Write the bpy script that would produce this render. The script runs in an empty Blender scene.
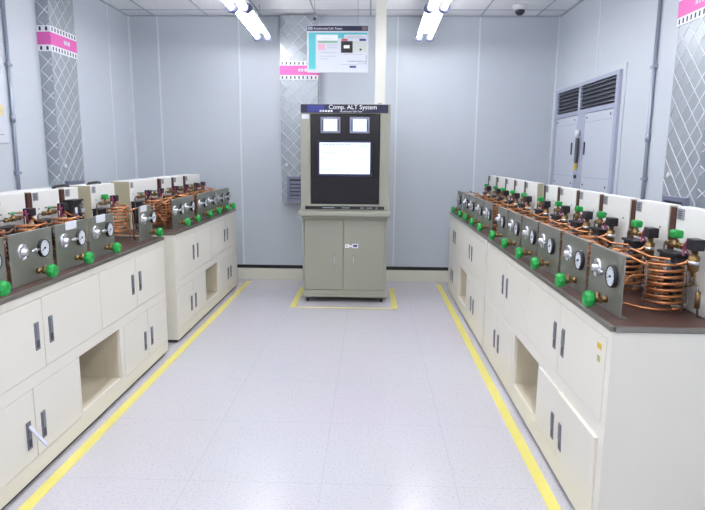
import bpy, bmesh, math, random
from mathutils import Vector, Matrix
C = bpy.context.scene.collection
sc = bpy.context.scene
PI = math.pi

# ------------------------------------------------------------ camera
FPX, PITCH, YAW, ROLL = 583.4, 0.1682, 0.031, -0.0087
cam_d = bpy.data.cameras.new('camera'); cam_d.sensor_width = 36; cam_d.lens = 36 * FPX / 705
cam_d.clip_start = .05
cam = bpy.data.objects.new('camera', cam_d); C.objects.link(cam)
Rv = Vector((math.cos(YAW), math.sin(YAW), 0))
Hv = Vector((-math.sin(YAW), math.cos(YAW), 0))
Uo = Hv * math.sin(PITCH) + Vector((0, 0, math.cos(PITCH)))
Fv = Hv * math.cos(PITCH) - Vector((0, 0, math.sin(PITCH)))
R2 = Rv * math.cos(ROLL) - Uo * math.sin(ROLL)
U2 = Rv * math.sin(ROLL) + Uo * math.cos(ROLL)
m = Matrix.Identity(4)
for i in range(3):
    m[i][0], m[i][1], m[i][2] = R2[i], U2[i], -Fv[i]
m.translation = Vector((0, 0, 1.45))
cam.matrix_world = m
sc.camera = cam

# ------------------------------------------------------------ light level
w = bpy.data.worlds.new('world'); sc.world = w; w.use_nodes = True
w.node_tree.nodes['Background'].inputs[0].default_value = (.6, .68, .8, 1)
w.node_tree.nodes['Background'].inputs[1].default_value = .15
TUBE_STRENGTH = 27.5
TUBE_COLOR = (.99, .99, 1.0)
sc.view_settings.view_transform = 'Standard'
sc.view_settings.look = 'None'
sc.view_settings.exposure = 0.0
sc.view_settings.gamma = 1
sc.view_settings.use_curve_mapping = False

# ------------------------------------------------------------ measures (metres)
WL, WR, D, YB, CZ = -2.74, 2.038, 6.772, -2.4, 2.972
FL, FR = -1.479, 0.854          # bench fronts
ZT = .870                        # worktop surface

# ------------------------------------------------------------ materials
def s2l(c):
    return tuple(((x / 255) / 12.92 if x / 255 <= .04045 else ((x / 255 + .055) / 1.055) ** 2.4) for x in c) + (1,)
MATS = {}
def mat(name, rgb, rough=.5, metal=0., emit=0., bump=0., bscale=60, var=0., spec=None, coat=0.):
    if name in MATS: return MATS[name]
    M = bpy.data.materials.new(name); M.use_nodes = True
    nt = M.node_tree; b = nt.nodes['Principled BSDF']
    col = s2l(rgb)
    b.inputs['Base Color'].default_value = col
    b.inputs['Roughness'].default_value = rough
    b.inputs['Metallic'].default_value = metal
    if coat: b.inputs['Coat Weight'].default_value = coat
    if spec is not None: b.inputs['Specular IOR Level'].default_value = spec
    if emit:
        b.inputs['Emission Color'].default_value = col
        b.inputs['Emission Strength'].default_value = emit
    tc = nt.nodes.new('ShaderNodeTexCoord')
    nz = nt.nodes.new('ShaderNodeTexNoise'); nz.inputs['Scale'].default_value = bscale; nz.inputs['Detail'].default_value = 4
    nt.links.new(tc.outputs['Object'], nz.inputs['Vector'])
    if var:
        mx = nt.nodes.new('ShaderNodeMix'); mx.data_type = 'RGBA'; mx.blend_type = 'MIX'
        mx.inputs[6].default_value = tuple(c * (1 - var) for c in col[:3]) + (1,)
        mx.inputs[7].default_value = tuple(min(1, c * (1 + var)) for c in col[:3]) + (1,)
        nt.links.new(nz.outputs['Fac'], mx.inputs[0]); nt.links.new(mx.outputs[2], b.inputs['Base Color'])
    if bump:
        bp = nt.nodes.new('ShaderNodeBump'); bp.inputs['Strength'].default_value = bump; bp.inputs['Distance'].default_value = .002
        nt.links.new(nz.outputs['Fac'], bp.inputs['Height']); nt.links.new(bp.outputs['Normal'], b.inputs['Normal'])
    MATS[name] = M
    return M

m_wall = mat('wall_paint', (198, 205, 214), .42, bump=.05, bscale=8, var=.015)
m_joint = mat('wall_joint_strip', (222, 227, 234), .4)
m_cream_base = mat('base_board_cream', (224, 222, 208), .45)
m_black = mat('black_rubber', (22, 22, 26), .6)
m_cab = mat('cabinet_enamel', (233, 229, 218), .32, var=.01, bscale=3)
m_cab_in = mat('cabinet_inside', (216, 206, 184), .5)
m_plinth = mat('plinth_dark', (58, 52, 50), .7)
m_handle = mat('latch_grey', (128, 130, 140), .4, .35)
m_handle_d = mat('latch_dark', (66, 66, 76), .5)
m_steel = mat('worktop_edge_steel', (144, 140, 132), .3, .85, bump=.1, bscale=200)
m_panel = mat('brushed_panel_steel', (148, 150, 142), .38, .72, bump=.15, bscale=90, var=.06)
m_board = mat('rig_white_enamel', (226, 226, 224), .45, var=.01, bscale=5)
m_copper = mat('copper', (184, 124, 82), .32, .8, var=.25, bscale=30)
m_brass = mat('aged_brass', (128, 104, 68), .36, .85, var=.25, bscale=60)
m_brown = mat('rust_brown_channel', (74, 42, 34), .55, .2, var=.3, bscale=40)
m_green = mat('green_plastic', (18, 150, 64), .45)
m_pgreen = mat('pale_green_handle', (96, 160, 128), .45)
m_chrome = mat('chrome', (205, 206, 210), .3, 1.)
m_blackpl = mat('black_plastic', (30, 28, 34), .45)
m_dial = mat('dial_white', (214, 220, 230), .3)
m_sticker = mat('paper_sticker', (216, 218, 226), .6)
m_grey = mat('grey_plate', (148, 152, 158), .5, .2, var=.2, bscale=90)
m_blue = mat('blue_label', (60, 90, 190), .5)
m_purple = mat('purple_wire', (140, 40, 92), .45)
m_tubegrey = mat('grey_tube', (120, 116, 112), .35, .7)
m_cons = mat('console_grey_green', (153, 154, 141), .42, var=.02, bscale=4)
m_cons_d = mat('console_black_glass', (24, 19, 22), .22)
m_navy = mat('navy_print', (24, 26, 62), .4)
m_navyl = mat('blue_print', (44, 50, 130), .4)
m_white = mat('white_print', (236, 238, 244), .5)
m_screen = mat('screen_glow', (214, 226, 250), .3, emit=.8)
m_screen_l = mat('screen_lines', (150, 164, 196), .4, emit=.3)
m_screen_r = mat('screen_red_lines', (200, 120, 135), .4, emit=.3)
m_bezel = mat('screen_bezel', (134, 138, 160), .35, .4)
m_duct = mat('cable_duct_cream', (214, 214, 206), .45)
m_emb = mat('embossed_steel', (160, 167, 174), .32, .35, bump=.08, bscale=20)
m_embr = mat('embossed_ridge_glint', (236, 239, 245), .25, .1)  # near-white ridges: lamp highlights on the steel put into the colour
m_pink = mat('pink_print', (222, 98, 178), .4)
m_dark = mat('vent_dark', (40, 44, 54), .6)
m_conduit = mat('conduit_grey', (150, 158, 174), .35, .4)
m_doorleaf = mat('door_leaf_paint', (194, 200, 213), .4, var=.01, bscale=3)
m_doorfr = mat('door_frame_paint', (166, 172, 194), .4)
m_lampw = mat('lamp_reflector_white', (236, 238, 244), .35)
m_lampd = mat('lampholder_grey', (80, 84, 116), .5)
m_tube = mat('fluorescent_tube', (255, 255, 255), .4, emit=TUBE_STRENGTH)
m_tube.node_tree.nodes['Principled BSDF'].inputs['Emission Color'].default_value = TUBE_COLOR + (1,)
m_poster = mat('poster_paper', (206, 210, 222), .4)
m_teal = mat('teal_print', (88, 186, 196), .45)
m_pgn = mat('print_green', (96, 164, 110), .5)
m_ppk = mat('print_pink', (222, 170, 196), .5)
m_pred = mat('print_red', (196, 84, 92), .5)
m_pgrey = mat('print_grey', (160, 164, 178), .5)
m_photo = mat('print_photo_light', (196, 202, 198), .5)
m_yel = mat('yellow_sticker', (222, 190, 60), .5)
m_camw = mat('dome_white', (224, 224, 228), .4)
m_dome = mat('dome_smoked', (50, 50, 66), .15)
m_beige = mat('galvanised_beige_side', (176, 168, 142), .5, .1, var=.08, bscale=6)
m_tape = mat('yellow_floor_tape', (222, 212, 116), .4, var=.06, bscale=12)

# worktop: stained brown-grey sheet
def make_worktop_mat():
    M = mat('worktop_sheet', (88, 64, 58), .38, .2, bump=.1, bscale=25, var=.28)
    return M
m_top = make_worktop_mat()

def floor_mat():
    M = bpy.data.materials.new('vinyl_floor'); M.use_nodes = True
    nt = M.node_tree; N = nt.nodes; L = nt.links; b = N['Principled BSDF']
    b.inputs['Roughness'].default_value = .22
    g = N.new('ShaderNodeNewGeometry')
    sep = N.new('ShaderNodeSeparateXYZ'); L.new(g.outputs['Position'], sep.inputs[0])
    def edge(out, off):
        a = N.new('ShaderNodeMath'); a.operation = 'ADD'; a.inputs[1].default_value = 60 * .6 - off; L.new(out, a.inputs[0])
        d = N.new('ShaderNodeMath'); d.operation = 'MODULO'; d.inputs[1].default_value = .6; L.new(a.outputs[0], d.inputs[0])
        c = N.new('ShaderNodeMath'); c.operation = 'LESS_THAN'; c.inputs[1].default_value = .004; L.new(d.outputs[0], c.inputs[0])
        return c.outputs[0]
    ex = edge(sep.outputs[0], -.207); ey = edge(sep.outputs[1], 0)
    mx = N.new('ShaderNodeMath'); mx.operation = 'MAXIMUM'; L.new(ex, mx.inputs[0]); L.new(ey, mx.inputs[1])
    sc_ = N.new('ShaderNodeMath'); sc_.operation = 'MULTIPLY'; sc_.inputs[1].default_value = .3; L.new(mx.outputs[0], sc_.inputs[0])
    vo = N.new('ShaderNodeTexNoise'); vo.inputs['Scale'].default_value = 90; vo.inputs['Detail'].default_value = 2
    L.new(g.outputs['Position'], vo.inputs['Vector'])
    rp = N.new('ShaderNodeValToRGB'); rp.color_ramp.elements[0].position = .30; rp.color_ramp.elements[1].position = .46
    rp.color_ramp.elements[0].color = s2l((184, 181, 190)); rp.color_ramp.elements[1].color = s2l((202, 200, 207))
    L.new(vo.outputs['Fac'], rp.inputs[0])
    n2 = N.new('ShaderNodeTexNoise'); n2.inputs['Scale'].default_value = 1.2; n2.inputs['Detail'].default_value = 3
    L.new(g.outputs['Position'], n2.inputs['Vector'])
    m1 = N.new('ShaderNodeMix'); m1.data_type = 'RGBA'; m1.blend_type = 'MULTIPLY'; m1.inputs[0].default_value = .10
    L.new(rp.outputs[0], m1.inputs[6]); L.new(n2.outputs['Color'], m1.inputs[7])
    m2 = N.new('ShaderNodeMix'); m2.data_type = 'RGBA'; m2.inputs[7].default_value = s2l((150, 150, 168))
    L.new(sc_.outputs[0], m2.inputs[0]); L.new(m1.outputs[2], m2.inputs[6]); L.new(m2.outputs[2], b.inputs['Base Color'])
    bp = N.new('ShaderNodeBump'); bp.inputs['Strength'].default_value = .08; bp.inputs['Distance'].default_value = .002
    L.new(vo.outputs['Fac'], bp.inputs['Height']); L.new(bp.outputs['Normal'], b.inputs['Normal'])
    return M
m_floor = floor_mat()

def ceiling_mat():
    M = bpy.data.materials.new('ceiling_tiles'); M.use_nodes = True
    nt = M.node_tree; N = nt.nodes; L = nt.links; b = N['Principled BSDF']
    b.inputs['Roughness'].default_value = .8
    g = N.new('ShaderNodeNewGeometry')
    vo = N.new('ShaderNodeTexVoronoi'); vo.inputs['Scale'].default_value = 70
    L.new(g.outputs['Position'], vo.inputs['Vector'])
    rp = N.new('ShaderNodeValToRGB'); rp.color_ramp.elements[0].position = .05; rp.color_ramp.elements[1].position = .25
    rp.color_ramp.elements[0].color = s2l((222, 222, 228)); rp.color_ramp.elements[1].color = s2l((240, 240, 244))
    L.new(vo.outputs['Distance'], rp.inputs[0]); L.new(rp.outputs[0], b.inputs['Base Color'])
    return M
m_ceil = ceiling_mat()

# ------------------------------------------------------------ mesh builder
class MB:
    def __init__(s): s.bm = bmesh.new(); s.mats = []
    def mi(s, m):
        if m not in s.mats: s.mats.append(m)
        return s.mats.index(m)
    def box(s, x0, x1, y0, y1, z0, z1, m=None, bev=0):
        if x0 > x1: x0, x1 = x1, x0
        if y0 > y1: y0, y1 = y1, y0
        if z0 > z1: z0, z1 = z1, z0
        t = bmesh.new()
        bmesh.ops.create_cube(t, size=1, matrix=Matrix.Translation(((x0+x1)/2, (y0+y1)/2, (z0+z1)/2)) @ Matrix.Diagonal((x1-x0, y1-y0, z1-z0, 1)))
        if bev: bmesh.ops.bevel(t, geom=t.edges[:], offset=bev, segments=2, profile=.5, affect='EDGES')
        return s.merge(t, m)
    def merge(s, t, m=None, mx=None, smooth=False):
        i = s.mi(m) if m else 0
        vs = {}
        for v in t.verts: vs[v] = s.bm.verts.new(mx @ v.co if mx else v.co)
        for f in t.faces:
            try:
                nf = s.bm.faces.new([vs[v] for v in f.verts]); nf.material_index = i; nf.smooth = smooth or f.smooth
            except ValueError: pass
        t.free(); return s
    def lathe(s, prof, axis, c, m=None, n=20, flute=0):
        """prof: list of (radius, t) along axis ('x','y','z'), centre c"""
        t = bmesh.new(); rings = []
        for r, h in prof:
            ring = []
            for k in range(n):
                a = 2*PI*k/n; rr = r*(1+flute*math.cos(a*8)) if flute else r
                p = (rr*math.cos(a), rr*math.sin(a))
                co = {'z': (p[0], p[1], h), 'y': (p[0], h, p[1]), 'x': (h, p[0], p[1])}[axis]
                ring.append(t.verts.new(Vector(co)+Vector(c)))
            rings.append(ring)
        for a, b in zip(rings, rings[1:]):
            for k in range(n):
                f = t.faces.new((a[k], a[(k+1) % n], b[(k+1) % n], b[k])); f.smooth = True
        t.faces.new(rings[0][::-1]); t.faces.new(rings[-1])
        bmesh.ops.recalc_face_normals(t, faces=t.faces[:])
        return s.merge(t, m)
    def cyl(s, r, a0, a1, axis, c, m=None, n=16): return s.lathe([(r, a0), (r, a1)], axis, c, m, n)
    def tube(s, pts, r, m=None, n=7):
        pts = [Vector(p) for p in pts]; t = bmesh.new(); rings = []
        up = Vector((0, 0, 1)); prev = None
        for i, p in enumerate(pts):
            d = (pts[min(i+1, len(pts)-1)] - pts[max(i-1, 0)]).normalized()
            if prev is None:
                q = up if abs(d.dot(up)) < .9 else Vector((1, 0, 0)); a = d.cross(q).normalized()
            else: a = (prev - d*prev.dot(d)).normalized()
            b = d.cross(a); prev = a
            rings.append([t.verts.new(p + (a*math.cos(2*PI*k/n) + b*math.sin(2*PI*k/n))*r) for k in range(n)])
        for x, y in zip(rings, rings[1:]):
            for k in range(n):
                f = t.faces.new((x[k], x[(k+1) % n], y[(k+1) % n], y[k])); f.smooth = True
        t.faces.new(rings[0][::-1]); t.faces.new(rings[-1])
        bmesh.ops.recalc_face_normals(t, faces=t.faces[:])
        return s.merge(t, m)
    def quad(s, a, b, c, d, m=None):
        i = s.mi(m) if m else 0
        f = s.bm.faces.new([s.bm.verts.new(Vector(p)) for p in (a, b, c, d)]); f.material_index = i; return s
    def mesh(s, name, m=None):
        me = bpy.data.meshes.new(name)
        if m and not s.mats: s.mats = [m]
        s.bm.to_mesh(me); s.bm.free()
        for x in s.mats: me.materials.append(x)
        return me
def link(name, me, parent=None, loc=(0, 0, 0), rot=(0, 0, 0)):
    o = bpy.data.objects.new(name, me); C.objects.link(o); o.parent = parent; o.location = loc; o.rotation_euler = rot; return o
def tag(o, label=None, cat=None, group=None, kind=None):
    if label: o['label'] = label
    if cat: o['category'] = cat
    if group: o['group'] = group
    if kind: o['kind'] = kind
    return o
def empty(name, label, cat, loc=(0, 0, 0), rz=0, group=None):
    o = bpy.data.objects.new(name, None); C.objects.link(o); o.location = loc; o.rotation_euler = (0, 0, rz); o.empty_display_size = .05
    return tag(o, label, cat, group)
def struct(name, mb, m=None): return tag(link(name, mb.mesh(name, m)), kind='structure')
def arc_pts(pts, k=5):
    """rounded polyline through corner points"""
    pts = [Vector(p) for p in pts]; out = [pts[0]]
    for a, b, c in zip(pts, pts[1:], pts[2:]):
        r = min(.018, (b-a).length*.45, (c-b).length*.45)
        p, q = b + (a-b).normalized()*r, b + (c-b).normalized()*r
        for i in range(k+1):
            t = i/k; out.append(p*(1-t)**2 + b*2*t*(1-t) + q*t*t)
    out.append(pts[-1]); return out
def text_mesh(mb, s, size, org, ux, uz, m, depth=.001, align='LEFT', bold=0):
    """text laid in the plane spanned by ux (reading direction) and uz (up)"""
    cu = bpy.data.curves.new('t', 'FONT'); cu.body = s; cu.size = size; cu.extrude = depth/2; cu.align_x = align; cu.offset = bold
    cu.resolution_u = 3
    o = bpy.data.objects.new('t', cu); C.objects.link(o)
    me = bpy.data.meshes.new_from_object(o.evaluated_get(bpy.context.evaluated_depsgraph_get()))
    t = bmesh.new(); t.from_mesh(me)
    ux, uz = Vector(ux), Vector(uz); n = ux.cross(uz)
    M4 = Matrix.Identity(4)
    for i in range(3): M4[i][0], M4[i][1], M4[i][2] = ux[i], uz[i], n[i]
    M4.translation = Vector(org)
    mb.merge(t, m, M4)
    bpy.data.objects.remove(o); bpy.data.curves.remove(cu); bpy.data.meshes.remove(me)

# ------------------------------------------------------------ the room
T = .1
struct('floor', MB().box(WL-T, WR+T, YB-T, D+T, -.1, 0), m_floor)
struct('ceiling', MB().box(WL-T, WR+T, YB-T, D+T, CZ, CZ+.1), m_ceil)
struct('wall_left', MB().box(WL-T, WL, YB-T, D+T, 0, CZ), m_wall)
struct('wall_back', MB().box(WL, WR, D, D+T, 0, CZ), m_wall)
struct('wall_right', MB().box(WR, WR+T, YB-T, D+T, 0, CZ), m_wall)
struct('wall_front', MB().box(WL, WR, YB-T, YB, 0, CZ), m_wall)
# ceiling grid
g = MB()
x = -2.44
while x < WR: g.box(x-.008, x+.008, YB, D, CZ-.004, CZ, bev=0); x += .602
y = 6.50
while y > YB: g.box(WL, WR, y-.008, y+.008, CZ-.004, CZ); y -= .6
g.box(WL, WR, D-.02, D, CZ-.012, CZ); g.box(WL, WL+.02, YB, D, CZ-.012, CZ); g.box(WR-.02, WR, YB, D, CZ-.012, CZ)
struct('trim_1', g, mat('ceiling_grid', (176, 180, 192), .6))
# wall joints
g = MB()
for x in (-2.41, -1.50, -.60, .27, 1.17): g.box(x-.009, x+.009, D-.005, D, .17, CZ-.01)
for y in (6.24, 5.36, 3.56, 2.66, 1.76): g.box(WL, WL+.005, y-.009, y+.009, .1, CZ-.01)
for y in (5.60, 3.5, 2.6, 1.7): g.box(WR-.005, WR, y-.009, y+.009, .1 if y < 5 else 2.22, CZ-.01)
g.box(WL, WL+.022, D-.022, D, .1, CZ-.01); g.box(WR-.022, WR, D-.022, D, .1, CZ-.01)
struct('trim_2', g, m_joint)
# base boards
g = MB().box(WL, WR, D-.055, D, 0, .13, m_cream_base, .004)
g.box(WL, WR, D-.012, D, .13, .168, m_black)
struct('baseboard_back', g)
struct('baseboard_left', MB().box(WL, WL+.03, YB, D-.06, 0, .12, m_cream_base, .004))
struct('baseboard_right', MB().box(WR-.03, WR, YB, 4.95, 0, .12, m_cream_base, .004))
# painted lines on the floor
def tape(name, label, quads):
    g = MB()
    for q in quads: g.box(*q, 0.0, .0012)
    return tag(link(name, g.mesh(name, m_tape)), label, 'floor marking', 'yellow lines on the floor')
tape('floor_tape', 'long yellow line on the floor along the left benches', [(-1.412-.027, -1.412+.027, .5, 6.62)])
tape('floor_tape', 'long yellow line on the floor along the right benches', [(.786-.027, .786+.027, .5, 6.62)])
tape('floor_tape', 'short yellow outline on the floor around the grey console', [(-.775, -.72, 5.46, 6.34), (.215, .27, 5.46, 6.34), (-.72, .215, 5.46, 5.49)])

# ------------------------------------------------------------ door on the right wall
g = MB(); X = WR
Y0, Y1 = 4.985, 6.655; zt = 2.165
# frame: jambs, head, transom, mullion
for a, b in ((Y0, Y0+.06), (Y1-.08, Y1)): g.box(X-.035, X, a, b, 0, zt, m_doorfr, .003)
g.box(X-.035, X, Y0+.06, Y1-.08, zt-.035, zt, m_doorfr, .003)
g.box(X-.035, X, Y0+.06, Y1-.08, 1.865, 1.905, m_doorfr, .003)
g.box(X-.034, X, 5.715, 5.925, 0, 1.865, m_doorfr, .003)
g.box(X-.034, X, 5.875, 5.925, 1.905, zt-.035, m_doorfr, .003)
d1 = struct('door_1', g)
for k, (a, b) in enumerate(((Y0+.06, 5.715), (5.925, Y1-.08))):
    g = MB().box(X-.032, X-.004, a+.006, b-.006, .02, 1.86, m_doorleaf, .003)
    for zz in (1.27, 1.78): g.box(X-.0335, X-.031, a+.03, b-.03, zz-.003, zz+.003, m_doorfr)
    for yy in (a+.06, b-.06):
        for zz in (1.20, 1.82): g.cyl(.010, X-.036, X-.032, 'x', (0, yy, zz), m_handle_d, 10)
    lf = link('door_leaf', g.mesh('door_leaf'), d1)
    yy = a+.53 if k == 0 else b-.52
    yy = 5.665 if k == 0 else 6.02
    link('door_handle', MB().box(X-.042, X-.032, yy-.011, yy+.011, 1.48, 1.60, m_handle_d, .003).mesh('door_handle'), lf)
for a, b in ((Y0+.06, 5.875), (5.925, Y1-.08)):
    g = MB().box(X-.012, X-.004, a, b, 1.905, zt-.035, m_dark)
    for k in range(6):
        zz = 1.925 + k*.036
        g.box(X-.035, X-.014, a+.002, b-.002, zz, zz+.007, mat('louvre_blade', (120, 124, 140), .4, .3))
    link('louvre_vent', g.mesh('louvre_vent'), d1)
g = MB().box(X-.062, X-.045, 5.79, 5.85, 1.40, 1.64, m_handle_d, .006)
g.cyl(.028, X-.07, X-.045, 'x', (0, 5.82, 1.69), m_white, 18)
g.box(X-.064, X-.046, 5.80, 5.84, 1.335, 1.395, m_yel, .004); g.cyl(.018, X-.06, X-.045, 'x', (0, 5.82, 1.27), m_handle_d, 14)
link('door_lock', g.mesh('door_lock'), d1)
g = MB()
for a, b in ((Y0-.06, Y0), (Y1, Y1+.04)): g.box(X-.010, X, a, b, 0, zt+.045, m_wall, .003)
g.box(X-.010, X, Y0, Y1, zt, zt+.045, m_wall, .003)
struct('trim_3', g)

# ------------------------------------------------------------ conduits
def conduit(x, y, label, zj):
    g = MB().cyl(.013, .12, CZ-.01, 'z', (x, y, 0), m_conduit, 14)
    g.cyl(.018, zj-.03, zj+.03, 'z', (x, y, 0), m_conduit, 14)
    for z in (.7, 1.3, 2.1, 2.7):
        if abs(z-zj) > .15: g.box(x-.017, x+.017, y-.028, y+.028, z-.01, z+.01, m_conduit, .002)
    o = tag(link('conduit_pipe', g.mesh('conduit_pipe')), label, 'pipe', 'grey wall conduits')
conduit(WL+.017, 4.45, 'thin grey vertical conduit on the left wall beside the notice', 1.71)
conduit(WR-.017, 4.43, 'thin grey vertical conduit on the right wall between door and embossed column', 1.60)

# ------------------------------------------------------------ embossed columns with film-strip bands
def column(loc, rz, label, flat_w=.415, dep=.108, z0=.91):
    """local x along the face, -y is out of the wall, wall plane at y=0"""
    r = empty('embossed_column', label, 'wall column', loc, rz, 'embossed steel columns')
    z1 = CZ-.012
    g = MB().box(0, flat_w, -dep, 0, z0, z1, m_emb, .004)
    st = .135
    def ridges(u0, u1, place):
        wd = u1-u0; t = bmesh.new()
        for sgn in (1, -1):
            k = -int(4); n = int((z1-z0+wd)/st)+2
            for i in range(-6, n+6):
                zc = z0 + i*st                         # line z = zc + sgn*(u-u0)
                a, b = 0.0, wd
                za, zb = zc, zc+sgn*wd
                lo, hi = z0+.01, z1-.01
                # clip
                if sgn == 1:
                    a = max(a, lo-zc); b = min(b, hi-zc)
                else:
                    a = max(a, zc-hi); b = min(b, zc-lo)
                if b-a < .01: continue
                place(u0+a, zc+sgn*a, u0+b, zc+sgn*b)
    def front(a, za, b, zb):
        h = .0035; g.tube([(a, -dep-.0005, za), (b, -dep-.0005, zb)], .0031, m_embr, 4)
    ridges(.006, flat_w-.006, front)
    def side(xp, s):
        def f(a, za, b, zb): g.tube([(xp, -a, za), (xp, -b, zb)], .0034, m_embr, 4)
        return f
    ridges(.006, dep-.006, side(0, 1)); ridges(.006, dep-.006, side(flat_w, 1))
    link('embossed_cover', g.mesh('embossed_cover'), r)
    # band wrapping three faces
    g = MB(); e = .005
    zb0, zb1, zp0, zp1 = 2.275, 2.475, 2.325, 2.425
    g.box(-e, flat_w+e, -dep-e, 0, zb0, zb1, m_white)
    g.box(-e-.0008, flat_w+e+.0008, -dep-e-.0008, 0, zp0, zp1, m_pink)
    nh = 9
    for i in range(nh):
        u = flat_w*(i+.5)/nh
        for zz in (zb0+.024, zb1-.024):
            g.box(u-.0075, u+.0075, -dep-e-.001, -dep-e+.001, zz-.015, zz+.015, m_dark)
    for v in (.027, .08):
        for zz in (zb0+.024, zb1-.024):
            for xx in (-e, flat_w+e): g.box(xx-.001, xx+.001, -v-.009, -v+.009, zz-.015, zz+.015, m_dark)
    # small pale lettering, too small to read
    for k, wd in enumerate((.024, .02, .028)): g.box(.20+k*.034, .20+k*.034+wd, -dep-e-.0018, -dep-e, 2.362, 2.394, m_sticker)
    link('film_strip_band', g.mesh('film_strip_band'), r)
    g = MB().cyl(.016, -dep-.012, -dep, 'y', (.06 if abs(rz) < .1 else .075, 0, 1.345), m_camw, 16)
    link('round_button', g.mesh('round_button'), r)
    # vent box at the foot
    g = MB(); a, b, c, d = .065, .35, .93, 1.215
    if True:
        yo = -dep-.03
        g.box(a, b, yo, -dep, c, c+.03, m_bezel, .002); g.box(a, b, yo, -dep, d-.03, d, m_bezel, .002)
        g.box(a, a+.03, yo, -dep, c+.03, d-.03, m_bezel, .002); g.box(b-.03, b, yo, -dep, c+.03, d-.03, m_bezel, .002)
        g.box(a+.03, b-.03, -dep-.006, -dep, c+.03, d-.03, m_handle_d)
        for k in range(5): g.box(a+.03, b-.03, -dep-.024, -dep-.008, c+.036+k*.042, c+.064+k*.042, m_bezel)
    link('louvre_vent', g.mesh('louvre_vent'), r)
    return r
column((-1.022, D, 0), 0, 'diamond embossed steel column on the back wall left of the grey console')
# left wall: face normal +x ; local -y -> +x means rz = +90deg ; local x -> +y
column((WL, 4.905, 0), PI/2, 'diamond embossed steel column with pink band on the left wall')
# right wall: local -y -> -x : rz=-90deg ; local x -> -y
column((WR, 3.955, 0), -PI/2, 'diamond embossed steel column with vent on the right wall')

# notice on the left wall (mostly outside the frame)
r = empty('wall_notice', 'white paper notice on the left wall at the photo edge', 'notice', (WL, 0, 0))
link('sheet', MB().box(.002, .012, 3.85, 4.385, 1.52, 2.35, m_poster, .002).mesh('sheet'), r)
g = MB()
for k in range(10): g.box(.0115, .013, 3.90, 4.33-.05*(k % 3), 1.58+k*.055, 1.588+k*.055, m_pgrey)
g.box(.0115, .013, 4.24, 4.35, 1.72, 1.80, mat('print_orange', (232, 212, 170), .5))
link('printed_lines', g.mesh('printed_lines'), r)

# ------------------------------------------------------------ dome camera
r = empty('dome_camera', 'white ceiling dome camera with smoked lens', 'security camera', (1.49, 6.33, CZ))
link('housing', MB().lathe([(.075, 0), (.075, -.012), (.066, -.03), (.064, -.045)], 'z', (0, 0, 0), m_camw, 24).mesh('housing'), r)
link('lens_dome', MB().lathe([(.050, -.045), (.049, -.058), (.042, -.076), (.028, -.089), (.008, -.095)], 'z', (0, 0, 0), m_dome, 24).mesh('lens_dome'), r)

# ------------------------------------------------------------ ceiling lamps
def lamp_meshes():
    L2 = .61
    g = MB().box(-.045, .045, -L2, L2, .03, .085, m_lampw, .004)         # spine
    t = bmesh.new()
    prof = [(-.078, .008), (-.080, .013), (-.045, .034), (.045, .034), (.080, .013), (.078, .008), (.045, .029), (-.045, .029)]
    a = [t.verts.new((x, -L2, z)) for x, z in prof]; b = [t.verts.new((x, L2, z)) for x, z in prof]
    n = len(prof)
    for k in range(n): t.faces.new((a[k], a[(k+1) % n], b[(k+1) % n], b[k]))
    t.faces.new(a[::-1]); t.faces.new(b); bmesh.ops.recalc_face_normals(t, faces=t.faces[:]); g.merge(t, m_lampw)
    body = g.mesh('reflector')
    h = MB()
    h.lathe([(.034, -.026), (.041, -.020), (.041, .010), (.018, .012)], 'y', (0, 0, -.004), m_lampd, 18); h.box(-.010, .010, -.022, -.002, 0, .034, m_lampd)
    hold = h.mesh('lampholder')
    tube = MB().lathe([(.006, -L2+.018), (.019, -L2+.022), (.019, L2-.022), (.006, L2-.018)], 'y', (0, 0, 0), m_tube, 14).mesh('fluorescent_tube')
    rod = MB().cyl(.005, .085, CZ-2.705, 'z', (0, 0, 0), m_conduit, 8).mesh('suspension_rod')
    return body, hold, tube, rod
LM = lamp_meshes()
LY = [5.89, 4.63, 3.37, 2.11, .85, -.41, -1.67]
names_y = ['far end, nearest the back wall', 'second from the back wall', 'third from the back wall', 'fourth from the back wall', 'fifth from the back wall', 'sixth from the back wall', 'last, behind the camera']
for side, lx in (('left', -1.145), ('right', .535)):
    for k, ly in enumerate(LY):
        r = empty('ceiling_lamp', f'twin-tube fluorescent ceiling lamp in the {side} row, {names_y[k]}', 'ceiling lamp', (lx - (.02 if side == 'left' and k == 0 else 0), ly, 2.705), math.radians(1.8 if side == 'left' else -.6) , 'twin tube ceiling lamps')
        link('reflector', LM[0], r)
        for s in (-1, 1):
            link('fluorescent_tube', LM[2], r, (s*.060, 0, -.008))
            link('lampholder', LM[1], r, (s*.060, .622, -.006)); link('lampholder', LM[1], r, (s*.060, -.622, -.006), (0, 0, PI))
            link('suspension_rod', LM[3], r, (0, s*.42, 0))

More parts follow.
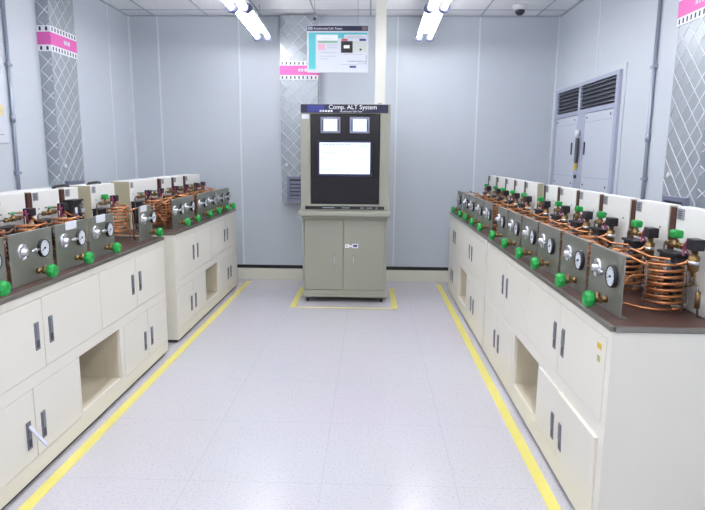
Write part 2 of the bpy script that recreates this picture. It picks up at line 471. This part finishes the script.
# ------------------------------------------------------------ cabinets
def latch_mesh():
    g = MB().box(-.017, .017, -.004, 0, -.063, .063, m_handle, .0015)
    g.box(-.011, .011, -.008, -.003, -.012, .056, m_handle, .0015)
    g.box(-.011, .011, -.0048, -.003, -.052, -.018, m_handle_d)
    return g.mesh('handle')
LATCH = latch_mesh()
def cabinet(side, y0, y1, up, lo, cub, label, ajar=False, lever=False):
    """local X = right as seen from the aisle, local Y = depth (away from aisle), origin on the front plane at floor"""
    if side == 'L':
        root = empty('bench_cabinet', label, 'cabinet', (FL, 0, 0), PI/2, 'white bench cabinets'); f = lambda y: y
    else:
        root = empty('bench_cabinet', label, 'cabinet', (FR, 0, 0), -PI/2, 'white bench cabinets'); f = lambda y: -y
    dep = .60; th = .018; zb, z1 = .028, .848
    X0, X1 = sorted((f(y0), f(y1)))
    g = MB()
    g.box(X0, X1, th, dep, zb, .045, m_cab, 0)                      # bottom
    g.box(X0, X0+.02, th, dep, .045, z1, m_cab); g.box(X1-.02, X1, th, dep, .045, z1, m_cab)
    g.box(X0+.02, X1-.02, dep-.015, dep, .045, z1, m_cab)
    g.box(X0+.02, X1-.02, th, dep-.015, z1-.02, z1, m_cab)
    g.box(X0+.02, X1-.02, th, dep-.015, .455, .470, m_cab_in)
    c0, c1 = sorted((f(cub[0]), f(cub[1])))
    g.box(c0-.012, c0, th, dep-.015, .125, .455, m_cab_in); g.box(c1, c1+.012, th, dep-.015, .125, .455, m_cab_in)
    g.box(c0-.012, c1+.012, th, dep-.015, .105, .125, m_cab_in); g.box(c0, c1, 0, th, .108, .125, m_cab)
    g.box(c0, c1, .40, .41, .125, .455, m_cab_in)
    # face frame: fill everything that is not a door or the cubby
    holes = []
    for a, mid, b in up:
        a, b = sorted((f(a), f(b))); holes.append((a, b, .487, .812))
    for a, mid, b in lo:
        a, b = sorted((f(a), f(b))); holes.append((a, b, .108, .428))
    def row(zlo, zhi, hs):
        x = X0
        for a, b, _, _ in sorted(hs):
            if a > x: g.box(x, a, 0, th, zlo, zhi, m_cab)
            x = b
        if X1 > x: g.box(x, X1, 0, th, zlo, zhi, m_cab)
    g.box(X0, X1, 0, th, .812, z1, m_cab)
    row(.487, .812, [h for h in holes if h[2] > .4])
    g.box(X0, X1, 0, th, .428, .487, m_cab)
    row(.125, .428, [h for h in holes if h[2] < .4] + [(c0, c1, .125, .428)])
    row(.108, .125, [h for h in holes if h[2] < .4] + [(c0, c1, .108, .125)])
    g.box(X0, X1, 0, th, zb, .108, m_cab)
    # carcass on a recessed dark plinth
    link('carcass', g.mesh('carcass'), root)
    link('plinth', MB().box(X0+.02, X1-.02, .02, dep-.02, 0, zb, m_plinth).mesh('plinth'), root)
    gp = .0022
    for row_i, (pairs, zlo, zhi) in enumerate(((up, .487, .812), (lo, .108, .428))):
        for pi_, (a, mid, b) in enumerate(pairs):
            A, B = sorted((f(a), f(b))); Mx = f(mid)
            for k, (p, q) in enumerate(((A, Mx), (Mx, B))):
                hw, hh = (q-p)/2-gp, (zhi-zlo)/2-gp
                me = MB().box(-hw, hw, 0, th, 0, 2*hh, m_cab, .0018).mesh('door')
                d = link('door', me, root, ((p+q)/2, -.0015, zlo+gp))
                hx = hw-.055+.0 if k == 0 else -hw+.055
                h = link('handle', LATCH, d, (hx, 0, (.645-zlo) if row_i == 0 else (.232-zlo)))
                if ajar and row_i == 1 and pi_ == 0:
                    d.rotation_euler = (math.radians(1.4 if k == 0 else 2.2), 0, math.radians(0)); d['label'] = 'door standing slightly ajar at its top edge'
                if lever and row_i == 1 and pi_ == 0 and k == 0:
                    lv = MB(); lv.box(-.008, .008, -.115, 0, -.004, .004, mat('lever_pale', (206, 208, 226), .35, .2), .002)
                    lv.box(-.005, .005, -.10, -.01, -.006, -.004, m_navyl)
                    o = link('flip_lever', lv.mesh('flip_lever'), d, (hx, -.004, .232-zlo+.045), (math.radians(48), 0, math.radians(-4)))
                    o['label'] = 'pale lever flipped out of its grey latch'
    if ajar:
        link('yellow_sticker', MB().box(-.02, .02, -.0012, 0, -.011, .011, m_yel).mesh('yellow_sticker'), root, (f(2.10), -.0018, .765))
        link('green_sticker', MB().box(-.012, .012, -.0012, 0, -.012, .012, mat('green_sticker', (170, 176, 110), .5)).mesh('green_sticker'), root, (f(2.10), -.0018, .717))
    # worktop
    wt = empty('worktop', label.replace('white bench cabinet', 'brown worktop with steel edge on the bench cabinet') , 'worktop', root.location, root.rotation_euler[2], 'steel edged worktops')
    g = MB().box(X0+.004, X1-.004, .006, dep, z1+.001, ZT-.0015)
    link('top_sheet', g.mesh('top_sheet', m_top), wt)
    g = MB()
    g.box(X0, X1, -.008, .006, z1+.001, ZT, m_steel, .003)
    g.box(X0-.008, X0+.004, .006, dep, z1+.001, ZT, m_steel, .002); g.box(X1-.004, X1+.008, .006, dep, z1+.001, ZT, m_steel, .002)
    link('edge_strip', g.mesh('edge_strip'), wt)
    return root
cabinet('L', 1.93, 4.08, [(1.965, 2.508, 3.062), (3.072, 3.565, 4.045)], [(1.985, 2.388, 2.787), (3.335, 3.716, 4.045)], (2.802, 3.285),
        'white bench cabinet, nearer one on the left', lever=True)
cabinet('L', 4.315, 6.335, [(4.35, 4.82, 5.30), (5.31, 5.86, 6.30)], [(4.35, 4.72, 5.08), (5.60, 5.97, 6.30)], (5.10, 5.54),
        'white bench cabinet, farther one on the left')
cabinet('R', 2.0, 4.235, [(2.04, 2.55, 3.08), (3.09, 3.625, 4.20)], [(2.05, 2.49, 2.795), (3.37, 3.79, 4.20)], (2.832, 3.32),
        'white bench cabinet, nearer one on the right', ajar=True)
cabinet('R', 4.262, 6.30, [(4.32, 4.92, 5.28), (5.29, 5.90, 6.265)], [(4.32, 4.75, 5.04), (5.60, 5.98, 6.265)], (5.09, 5.52),
        'white bench cabinet, farther one on the right')

# ------------------------------------------------------------ test rigs
CACHE = {}
def part(name, key, fn):
    if key not in CACHE: CACHE[key] = fn().mesh(name)
    return CACHE[key]
def gauge_m(): return MB().lathe([(.010, -.004), (.040, -.005), (.043, -.008), (.043, -.020), (.041, -.023), (.038, -.023), (.037, -.019), (.001, -.019)], 'y', (0, 0, 0), m_blackpl, 28)
def dial_m():
    g = MB().cyl(.0368, -.0205, -.0192, 'y', (0, 0, 0), m_dial, 28)
    for k in range(11):
        a = math.radians(-45+27*k); c, s = math.cos(a), math.sin(a)
        g.tube([(.027*c, -.0208, .027*s), (.033*c, -.0208, .033*s)], .0009, m_handle_d, 4)
    return g
def needle_m():
    g = MB().cyl(.005, -.0235, -.0205, 'y', (0, 0, 0), m_blackpl, 12)
    g.tube([(.008, -.0225, .004), (-.027, -.0225, -.010)], .0014, m_blackpl, 4); return g
def regulator_m():
    g = MB().lathe([(.012, 0), (.036, -.001), (.038, -.006), (.036, -.012), (.030, -.014), (.027, -.008), (.014, -.008), (.013, -.026), (.009, -.030)], 'y', (0, 0, 0), m_chrome, 26)
    for k in range(4):
        a = PI/4+PI/2*k; g.cyl(.004, -.016, -.010, 'y', (.032*math.cos(a), 0, .032*math.sin(a)), m_tubegrey, 8)
    return g
def stem_m():
    g = MB().tube([(-.03, -.022, 0), (.030, -.022, 0)], .006, m_chrome, 8); g.lathe([(.010, -.008), (.010, .008)], 'x', (0, -.022, 0), m_chrome, 8); return g
def valve_m():
    g = MB().lathe([(.014, 0), (.014, -.010), (.009, -.012), (.009, -.024), (.015, -.026), (.015, -.044), (.009, -.046), (.007, -.062)], 'y', (0, 0, 0), m_brass, 12)
    g.lathe([(.009, -.004), (.009, .022), (.005, .026)], 'z', (0, -.034, 0), m_brass, 10)
    g.tube([(.002, -.034, 0), (.028, -.034, -.002), (.032, -.034, -.002)], .008, m_brass, 8)
    return g
def knob_m(): return MB().lathe([(.010, -.066), (.026, -.070), (.031, -.078), (.031, -.094), (.027, -.102), (.010, -.104), (.008, -.100)], 'y', (0, 0, 0), m_green, 32, flute=.06)
def coil_m(turns=7, r=.069, h0=.02, h1=.190):
    g = MB(); n = turns*22
    pts = [(r*math.cos(2*PI*i/22), r*math.sin(2*PI*i/22), h0+(h1-h0)*i/n) for i in range(n+1)]
    g.tube(pts, .0058, m_copper, 6)
    g.tube(arc_pts([(r, 0, h0), (r+.004, -.06, h0), (r-.02, -.10, h0), (-.01, -.19, h0+.012)]), .0048, m_copper, 6)
    g.tube(arc_pts([(r, 0, h1), (r+.01, .03, h1+.01), (r+.01, .06, h1+.045), (-.02, .10, h1+.05)]), .0048, m_copper, 6)
    g.tube(arc_pts([(-r, -.02, h0+.10), (-r-.02, -.09, h0+.10), (-r-.015, -.135, h0+.03), (-r-.015, -.16, h0-.01)]), .0045, m_copper, 6)
    for a in (0.6, 2.7, 4.8): g.tube([((r+.006)*math.cos(a), (r+.006)*math.sin(a), 0), ((r+.006)*math.cos(a), (r+.006)*math.sin(a), h1)], .003, m_tubegrey, 5)
    return g
def toploop_m(hw):
    g = MB()
    g.tube(arc_pts([(-hw+.01, .10, .19), (-hw+.06, .06, .215), (hw-.10, .045, .222), (hw-.01, .09, .20)]), .0050, m_copper, 6)
    g.tube(arc_pts([(-hw+.01, .15, .20), (-.05, .11, .230), (.06, .14, .215), (hw-.02, .17, .222)]), .0045, m_copper, 6)
    g.tube(arc_pts([(-hw+.02, .045, .01), (-hw+.02, .045, .20), (-hw+.05, .12, .215)]), .0045, m_copper, 6)
    return g
def relay_m():
    g = MB().box(-.062, .062, -.055, 0, 0, .16, m_blackpl, .006)
    g.box(-.067, .067, -.063, .0, .16, .172, m_blackpl, .003)
    g.lathe([(.020, .02), (.020, .145)], 'z', (.03, -.055, 0), m_blackpl, 14)
    return g
def relabel_m():
    g = MB().box(-.034, -.006, -.058, -.055, .05, .125, m_sticker); g.box(-.034, -.006, -.059, -.057, .06, .09, m_blue); g.box(.012, .045, -.0775, -.071, .09, .115, m_pgrey)
    return g
def service_m():
    g = MB()
    g.tube([(-.075, 0, -.004), (.075, 0, .004)], .008, m_brass, 8)
    g.lathe([(.013, -.022), (.013, .022)], 'x', (0, 0, 0), m_brass, 8)
    g.lathe([(.011, -.01), (.011, .018), (.006, .020), (.006, .028)], 'z', (0, 0, 0), m_brass, 10)
    for s in (-1, 1): g.lathe([(.012, -.008), (.012, .008)], 'x', (s*.05, 0, 0), m_brass, 6)
    g.tube([(0, 0, 0), (0, .045, 0)], .006, m_brass, 6)
    return g
def hcube_m(): return MB().box(-.026, .026, -.018, .018, .026, .058, m_green, .008)
def hlever_m():
    g = MB().box(-.036, .030, -.007, .007, .027, .034, m_pgreen, .003); g.cyl(.008, .020, .036, 'z', (0, 0, 0), m_pgreen, 10); return g
def switch_m():
    g = MB().box(-.026, .030, -.022, .020, 0, .042, m_blackpl, .004)
    g.lathe([(.011, 0), (.011, -.02), (.019, -.024), (.019, -.075), (.012, -.080), (.007, -.084), (.007, -.10)], 'z', (0, 0, 0), m_brass, 12)
    g.cyl(.0195, -.055, -.040, 'z', (0, 0, 0), m_chrome, 12)
    return g
def wire_m():
    g = MB()
    g.tube([(-.024-.0*i, 0, 0) for i in range(1)] + [(-.028-.022*math.sin(t*PI/6), -.004*t, .030-.052*t/6+.014*math.sin(t*PI/3)) for t in range(0, 7)], .004, m_purple, 6)
    g.tube([(-.026, -.01, .012), (-.040, -.018, .020), (-.048, -.012, .002), (-.036, -.005, -.018), (-.020, 0, -.03)], .003, m_purple, 6)
    return g
def pipes_m():
    g = MB()
    g.tube(arc_pts([(.010, -.035, .255), (.072, -.035, .255), (.072, -.035, .03), (.072, -.10, .03)]), .0045, m_tubegrey, 6)
    g.tube(arc_pts([(-.085, -.035, .25), (-.14, -.035, .25), (-.14, -.035, .006)]), .0045, m_tubegrey, 6)
    g.tube(arc_pts([(.110, -.04, .20), (.110, -.04, .12), (.02, -.06, .09), (.02, -.06, .01)]), .0045, m_brass, 6)
    g.tube(arc_pts([(.072, -.035, .13), (.13, -.035, .125), (.138, -.035, .06), (.138, -.03, .006)]), .0045, m_tubegrey, 6)
    g.lathe([(.010, .04), (.010, .10)], 'z', (.138, -.035, 0), m_brass, 10)
    return g
def screws_box(hw, dep, h):
    g = MB().box(-hw, hw, 0, dep, 0, h, m_board, .003)
    for a, b in ((-hw-.0015, -hw), (hw, hw+.0015)): g.box(a, b, .004, dep-.004, .004, h-.004, m_beige)
    for sx in (-1, 1): g.cyl(.005, -.0015, .001, 'y', (sx*(hw-.06), 0, h-.10), m_handle_d, 8)
    return g
def capil_m():
    g = MB(); n = 11*10
    g.tube([(.011*math.cos(2*PI*i/10), .011*math.sin(2*PI*i/10), .01+.20*i/n) for i in range(n+1)], .0042, m_copper, 5)
    return g
def hose_m():
    return MB().tube(arc_pts([(-.09, .06, .408), (-.08, .05, .420), (-.02, .03, .424), (.07, .05, .420), (.08, .05, .408)]), .009, m_blackpl, 8)
V = .32     # depth from front panel to white enclosure
def rig(side, subs, y0, y1, label, group, panel=True, sticker=None, cube=True, board=None, nochan=False, hose=False, bare=False):
    """subs: centres (y) of the valve sets; y0..y1: front panel span"""
    yc = (y0+y1)/2
    px = FL-.06 if side == 'L' else FR+.06
    root = empty('test_rig', label, 'test rig', (px, yc, ZT), PI/2 if side == 'L' else -PI/2, group)
    sg = 1 if side == 'L' else -1
    f = lambda y: (y-yc)*sg
    if panel:
        hw = (y1-y0)/2-.011
        g = MB().box(-hw, hw, 0, .004, .0, .232, m_panel, .001); g.box(-hw, hw, .004, .030, 0, .003, m_panel); g.box(-hw, hw, .004, .016, .228, .232, m_panel)
        pn = link('front_panel', g.mesh('front_panel'), root)
        if y0 not in (3.80, 4.46): link('capillary_coil', part('capillary_coil', 'cp', capil_m), root, (-hw-.010, .040, 0))
        if sticker is not None:
            o = link('paper_label', MB().box(-.055, .055, -.0015, 0, 0, .042, m_sticker).mesh('paper_label'), pn, (sticker, 0, .196))
            o['label'] = 'white paper label stuck at the panel top'
    for i, s in enumerate(subs):
        u = f(s)
        if panel:
            ga = link('pressure_gauge', part('pressure_gauge', 'ga', gauge_m), root, (u+.080, .007, .143))
            link('dial', part('dial', 'di', dial_m), ga); link('needle', part('needle', 'ne', needle_m), ga)
            link('regulator', part('regulator', 're', regulator_m), root, (u-.078, .004, .146))
            link('gauge_stem', part('gauge_stem', 'st', stem_m), root, (u-.008, .004, .145))
            v = link('shutoff_valve', part('shutoff_valve', 'va', valve_m), root, (u+.03, 0, .043))
            link('valve_knob', part('valve_knob', 'kn', knob_m), v, (0, .018, 0))
            link('copper_coil', part('copper_coil', 'co'+side, coil_m if side == 'R' else (lambda: coil_m(9, .076, .02, .225))), root, (u+.015, .222, 0))
            link('copper_tubing', part('copper_tubing', 'tl', lambda: toploop_m(.16)), root, (u, 0, 0))
        b = link('relay_box', part('relay_box', 'rb', relay_m), root, (u-.075 if not bare else u-.02, V, .045 if not bare else .13))
        link('relay_label', part('relay_label', 'rl', relabel_m), b)
        if bare: continue
        sv = link('service_valve', part('service_valve', 'sv', service_m), root, (u-.035, V-.045, .250))
        gk = cube if not isinstance(cube, (list, tuple)) else cube[i]
        hd = link('valve_handle', part('valve_handle', 'hc' if gk else 'hl', hcube_m if gk else hlever_m), sv)
        hd['label'] = 'green block handle' if gk else 'pale green lever handle'
        sw = link('pressure_switch', part('pressure_switch', 'sw', switch_m), root, (u+.105, V-.045, .250))
        link('switch_wire', part('switch_wire', 'wi', wire_m), sw)
        link('pipework', part('pipework', 'pw', pipes_m), root, (u, V, 0))
    # enclosure(s)
    bs = board if board else [(y0, y1)]
    for a, b in bs:
        A, B = sorted((f(a), f(b))); hw = (B-A)/2-.026
        HB = .372 if side == 'L' else .392
        e = link('enclosure', screws_box(hw, .15 if side == 'L' else .05, HB).mesh('enclosure'), root, ((A+B)/2+.015, V, 0))
        g = MB().box(-.026, .026, -.002, 0, -.022, .022, m_grey)
        for k in range(4): g.box(-.018, .010+.003*(k % 2), -.003, -.001, -.014+k*.008, -.011+k*.008, m_handle_d)
        link('rating_plate', g.mesh('rating_plate'), e, (-hw+.034, 0, HB-.03))
        if not nochan: link('brown_channel', part('brown_channel', 'bc'+side, lambda: MB().box(-.022, .022, .0, .02, 0, HB-.006, m_brown, .002)), root, (A+.018, V-.002, 0))
        if hose: link('black_hose', part('black_hose', 'ho', hose_m), root, ((A+B)/2, V, -.038))
    return root

GR, GL = 'test rigs on the right benches', 'test rigs on the left benches'
ordn = ['nearest the camera', 'second from the near end', 'third from the near end', 'fourth from the near end', 'fifth from the near end', 'at the far end']
RB = [(2.08, 2.432, 2.255), (2.445, 2.80, 2.60), (2.815, 3.19, 3.01), (3.20, 3.55, 3.34), (3.56, 3.91, 3.71), (3.92, 4.225, 4.10)]
for k, (a, b, c) in enumerate(RB):
    rig('R', [c], a, b, f'steel test rig with copper coil on the nearer right bench, {ordn[k]}', GR)
RF = [(4.40, 4.77, 4.565), (4.775, 5.11, 4.93), (5.12, 5.45, 5.31), (5.46, 5.83, 5.62), (5.88, 6.24, 6.08)]
on5 = ['nearest the camera', 'second from the near end', 'in the middle of five', 'second from the back wall', 'closest to the back wall']
for k, (a, b, c) in enumerate(RF):
    rig('R', [c], a, b, f'steel test rig with copper coil on the farther right bench, {on5[k]}', GR)
LBn = [(2.04, 2.385, 2.21), (2.395, 2.755, 2.575), (2.765, 3.095, 2.93), (3.105, 3.44, 3.27)]
lab = ['steel test rig on the nearer left bench, cut by the left photo edge',
       'nearest whole test rig on the nearer left bench, panel without paper label',
       'steel test rig on the nearer left bench, first panel with a white paper label',
       'test rig with paper-labelled panel just before the missing panel, nearer left bench']
for k, (a, b, c) in enumerate(LBn):
    rig('L', [c], a, b, lab[k], GL, sticker={2: .0, 3: -.01}.get(k), cube=False, board=None)
rig('L', [3.55], 3.45, 3.79, 'test rig without front panel on the nearer left bench', GL, panel=False, cube=False, board=[(3.45, 3.67)], hose=True, bare=True)
rig('L', [3.965], 3.80, 4.05, 'steel test rig at the far end of the nearer left bench', GL, sticker=-.03, cube=True, board=[(3.79, 4.20)], nochan=True, hose=True)
for k, (a, b, s, lb, bd) in enumerate((
        (4.46, 5.03, [4.60, 4.885], 'double steel test rig on the farther left bench, nearest of three', [(4.42, 5.05)]),
        (5.12, 5.76, [5.275, 5.585], 'double steel test rig on the farther left bench, middle of three', [(5.10, 5.42), (5.43, 5.76)]),
        (5.79, 6.30, [5.92, 6.17], 'double steel test rig on the farther left bench, closest to the back wall', [(5.78, 6.32)]))):
    rig('L', s, a, b, lb, GL, cube=False, board=bd, nochan=(a < 4.5))

# ------------------------------------------------------------ console
r = empty('control_console', 'grey-green control console with black monitor panel against the back wall', 'control cabinet', (-.256, 5.69, 0))
W = .43
g = MB()
g.box(-W, W, .03, .60, .92, 1.935, m_cons, .006)      # upper body behind
g.box(-W, -.335, 0, .04, .92, 1.935, m_cons, .004); g.box(.335, W, 0, .04, .92, 1.935, m_cons, .004)
g.box(-.335, .335, 0, .04, 1.845, 1.935, m_cons, .004); g.box(-.335, .335, 0, .04, .92, .982, m_cons, .004)
link('upper_housing', g.mesh('upper_housing'), r)
g = MB().box(-.333, .333, .012, .035, .984, 1.843, m_cons_d, .003)
g.box(-.333, .333, .010, .013, 1.235, 1.238, m_black)
link('black_panel', g.mesh('black_panel'), r)
g = MB().box(-.425, .408, -.006, 0, 1.852, 1.930, m_navy, .002)
g.box(-.36, -.20, -.0068, -.005, 1.862, 1.922, m_navyl)
text_mesh(g, 'Comp. ALT System', .058, (-.160, -.0078, 1.887), (1, 0, 0), (0, 0, 1), m_white, bold=.0003)
text_mesh(g, 'Accelerated Life Test', .024, (-.05, -.0078, 1.858), (1, 0, 0), (0, 0, 1), m_white, bold=0)
for k in range(5): g.box(-.245+k*.026, -.226+k*.026, -.0078, -.006, 1.860, 1.878, m_white)
link('header_sign', g.mesh('header_sign'), r)
g = MB().box(-.415, -.345, -.002, 0, 1.795, 1.838, m_sticker); link('sticker', g.mesh('sticker'), r)
for cx in (-.142, .138):
    s = link('small_display', MB().box(-.095, .095, -.006, .012, -.076, .076, m_bezel, .004).mesh('small_display'), r, (cx, 0, 1.739))
    g = MB().box(-.064, .064, -.0075, -.005, -.056, .056, m_screen)
    for k in range(3): g.box(-.05, .05-.02*(k % 2), -.008, -.0070, -.035+k*.03, -.031+k*.03, m_screen_l)
    g.box(-.078, -.070, -.0075, -.005, -.05, .05, m_navy); g.box(.070, .078, -.0075, -.005, -.05, .05, m_navy)
    link('lit_screen', g.mesh('lit_screen'), s)
mo = link('monitor', MB().box(-.262, .262, -.004, .012, -.175, .165, m_navy, .004).mesh('monitor'), r, (-.003, 0, 1.427))
g = MB().box(-.243, .243, -.0055, -.003, -.150, .148, m_screen)
for k, (a, b, z, mm) in enumerate(((-.22, .22, .122, m_screen_l), (-.21, -.07, .05, m_screen_l), (-.04, .10, .04, m_screen_l), (.13, .23, .038, m_screen_r), (-.22, .22, -.01, m_screen_l),
                                   (-.21, -.07, -.06, m_screen_r), (-.03, .07, -.06, m_screen_r), (-.22, -.06, -.11, m_screen_l), (-.04, .08, .085, m_screen_l), (.13, .22, .11, m_screen_l))):
    g.box(a, b, -.0062, -.005, z, z+.005, mm)
for xx in (-.055, .115, -.215): g.box(xx, xx+.003, -.0062, -.005, -.12, .12, m_screen_l)
for k in range(9): g.box(-.21+k*.03, -.19+k*.03, -.0062, -.005, .128, .137, m_screen_l)
link('lit_screen', g.mesh('lit_screen'), mo)
g = MB().box(-.388, .385, -.004, 0, .934, .966, m_black, .002)
for a, b in ((-.22, -.10), (-.03, .05), (.15, .19), (.21, .27)): g.box(a, b, -.005, -.003, .946, .953, m_pgrey)
g.box(.30, .32, -.010, -.003, .942, .956, m_bezel)
link('control_strip', g.mesh('control_strip'), r)
g = MB().box(-.45, .445, -.07, .60, .868, .918, m_cons, .012); g.box(-.42, .42, -.02, .58, .835, .87, m_cons, .004)
link('ledge', g.mesh('ledge'), r)
g = MB().box(-.415, .415, .02, .60, .075, .84, m_cons, .005)
g.box(-.415, .415, .0, .02, .075, .125, m_cons, .003); g.box(-.415, -.395, 0, .02, .125, .84, m_cons, .003); g.box(.395, .415, 0, .02, .125, .84, m_cons, .003)
g.box(-.425, .425, -.01, .60, .055, .085, m_cons, .004)
link('lower_housing', g.mesh('lower_housing'), r)
for a, b, hx in ((-.392, -.012, -.10), (-.008, .392, .09)):
    d = link('door', MB().box(a, b, .002, .02, .130, .832, m_cons, .003).mesh('door'), r)
    g = MB().tube(arc_pts([(hx, 0.003, .395), (hx, -.022, .395), (hx, -.022, .475), (hx, .003, .475)]), .0045, m_chrome, 8)
    link('handle', g.mesh('handle'), d)
    if hx > 0:
        g = MB().box(.005, .045, -.001, .002, .555, .592, m_white); g.box(.045, .075, -.001, .002, .562, .58, m_white); g.box(.075, .135, -.001, .002, .552, .595, m_white)
        g.box(.085, .125, -.0018, 0, .565, .585, m_navyl); g.box(.017, .03, -.0018, 0, .570, .578, m_handle_d)
        o = link('sticker', g.mesh('sticker'), d)
for sx in (-1, 1):
    for yy in (.04, .54):
        g = MB().cyl(.024, -.012, .012, 'x', (0, 0, .024), m_black, 16); g.box(-.02, .02, -.02, .02, .036, .056, m_handle_d)
        link('caster', g.mesh('caster'), r, (sx*.37, yy, 0))

# square cable duct from the console to the ceiling
g = MB().box(-.052, .052, -.03, .03, 0, CZ-.012-1.937, m_duct, .003)
g.box(-.058, .058, -.036, .036, .0, .012, m_duct, .002); 
d = tag(link('cable_duct', g.mesh('cable_duct'), None, (.073, 6.0, 1.936)), 'cream square cable duct rising from the console to the ceiling', 'duct')
link('cable_gland', MB().lathe([(.03, 0), (.03, .012), (.02, .028), (.006, .034)], 'z', (0, 0, 0), m_grey, 14).mesh('cable_gland'), d, (-.0, -.06, .0))

# ------------------------------------------------------------ hanging poster
PY = 6.0
r = empty('hanging_poster', 'white notice board with navy header hanging from the ceiling above the console', 'poster', (-.352, PY, 2.262))
Wp, Hp = .30, .45
link('sheet', MB().box(-Wp, Wp, 0, .012, 0, Hp, m_poster, .002).mesh('sheet'), r)
g = MB(); F = -.0012
def pr(a, b, c, d, mm, f=F): g.box(a, b, f, 0.001, c, d, mm)
pr(-.298, .298, .395, .443, m_navy); pr(-.292, -.245, .405, .435, m_pgrey, -.002); pr(.24, .292, .402, .438, mat('print_brown', (110, 96, 104), .5), -.002)
pr(-.285, -.215, .03, .38, m_teal); pr(-.215, .292, .362, .38, m_teal); pr(.005, .065, .325, .365, m_teal)
pr(-.205, 0, .31, .355, m_white); pr(-.19, .0, .285, .298, m_pgn); pr(-.19, -.125, .215, .272, m_ppk)
for k, (a, b, z) in enumerate(((-.11, 0, .26), (-.10, 0, .235), (-.17, 0, .19), (-.17, -.02, .155), (-.18, -.09, .13), (-.16, -.05, .325), (.09, .27, .33), (.10, .24, .345), (.06, .25, .175), (.10, .25, .11), (.04, .2, .075), (.2, .28, .085))):
    pr(a, b, z, z+.004, m_pgrey)
pr(.28, .288, .08, .17, m_pgrey); pr(.10, .28, .105, .111, m_pgrey)
pr(.035, .15, .19, .30, m_blackpl); pr(.062, .12, .232, .262, m_white, -.002); pr(.04, .10, .302, .322, m_pred); pr(.215, .28, .302, .322, m_navyl)
pr(.155, .285, .195, .30, m_photo); pr(.218, .238, .212, .23, m_blackpl, -.002); pr(.12, .185, .048, .066, m_navyl)
text_mesh(g, 'Accelerated Life Tester', .030, (-.236, -.0016, .408), (1, 0, 0), (0, 0, 1), m_white)
link('printed_face', g.mesh('printed_face'), r)
for sx in (-.225, .2):
    g = MB().tube([(sx, .006, Hp), (sx, .006, CZ-2.262)], .0022, m_conduit, 6)
    g.lathe([(.016, -.006), (.018, 0), (.010, .016)], 'z', (sx, .006, Hp+.055), m_handle_d, 10) if sx < 0 else None
    link('hanging_wire', g.mesh('hanging_wire'), r)
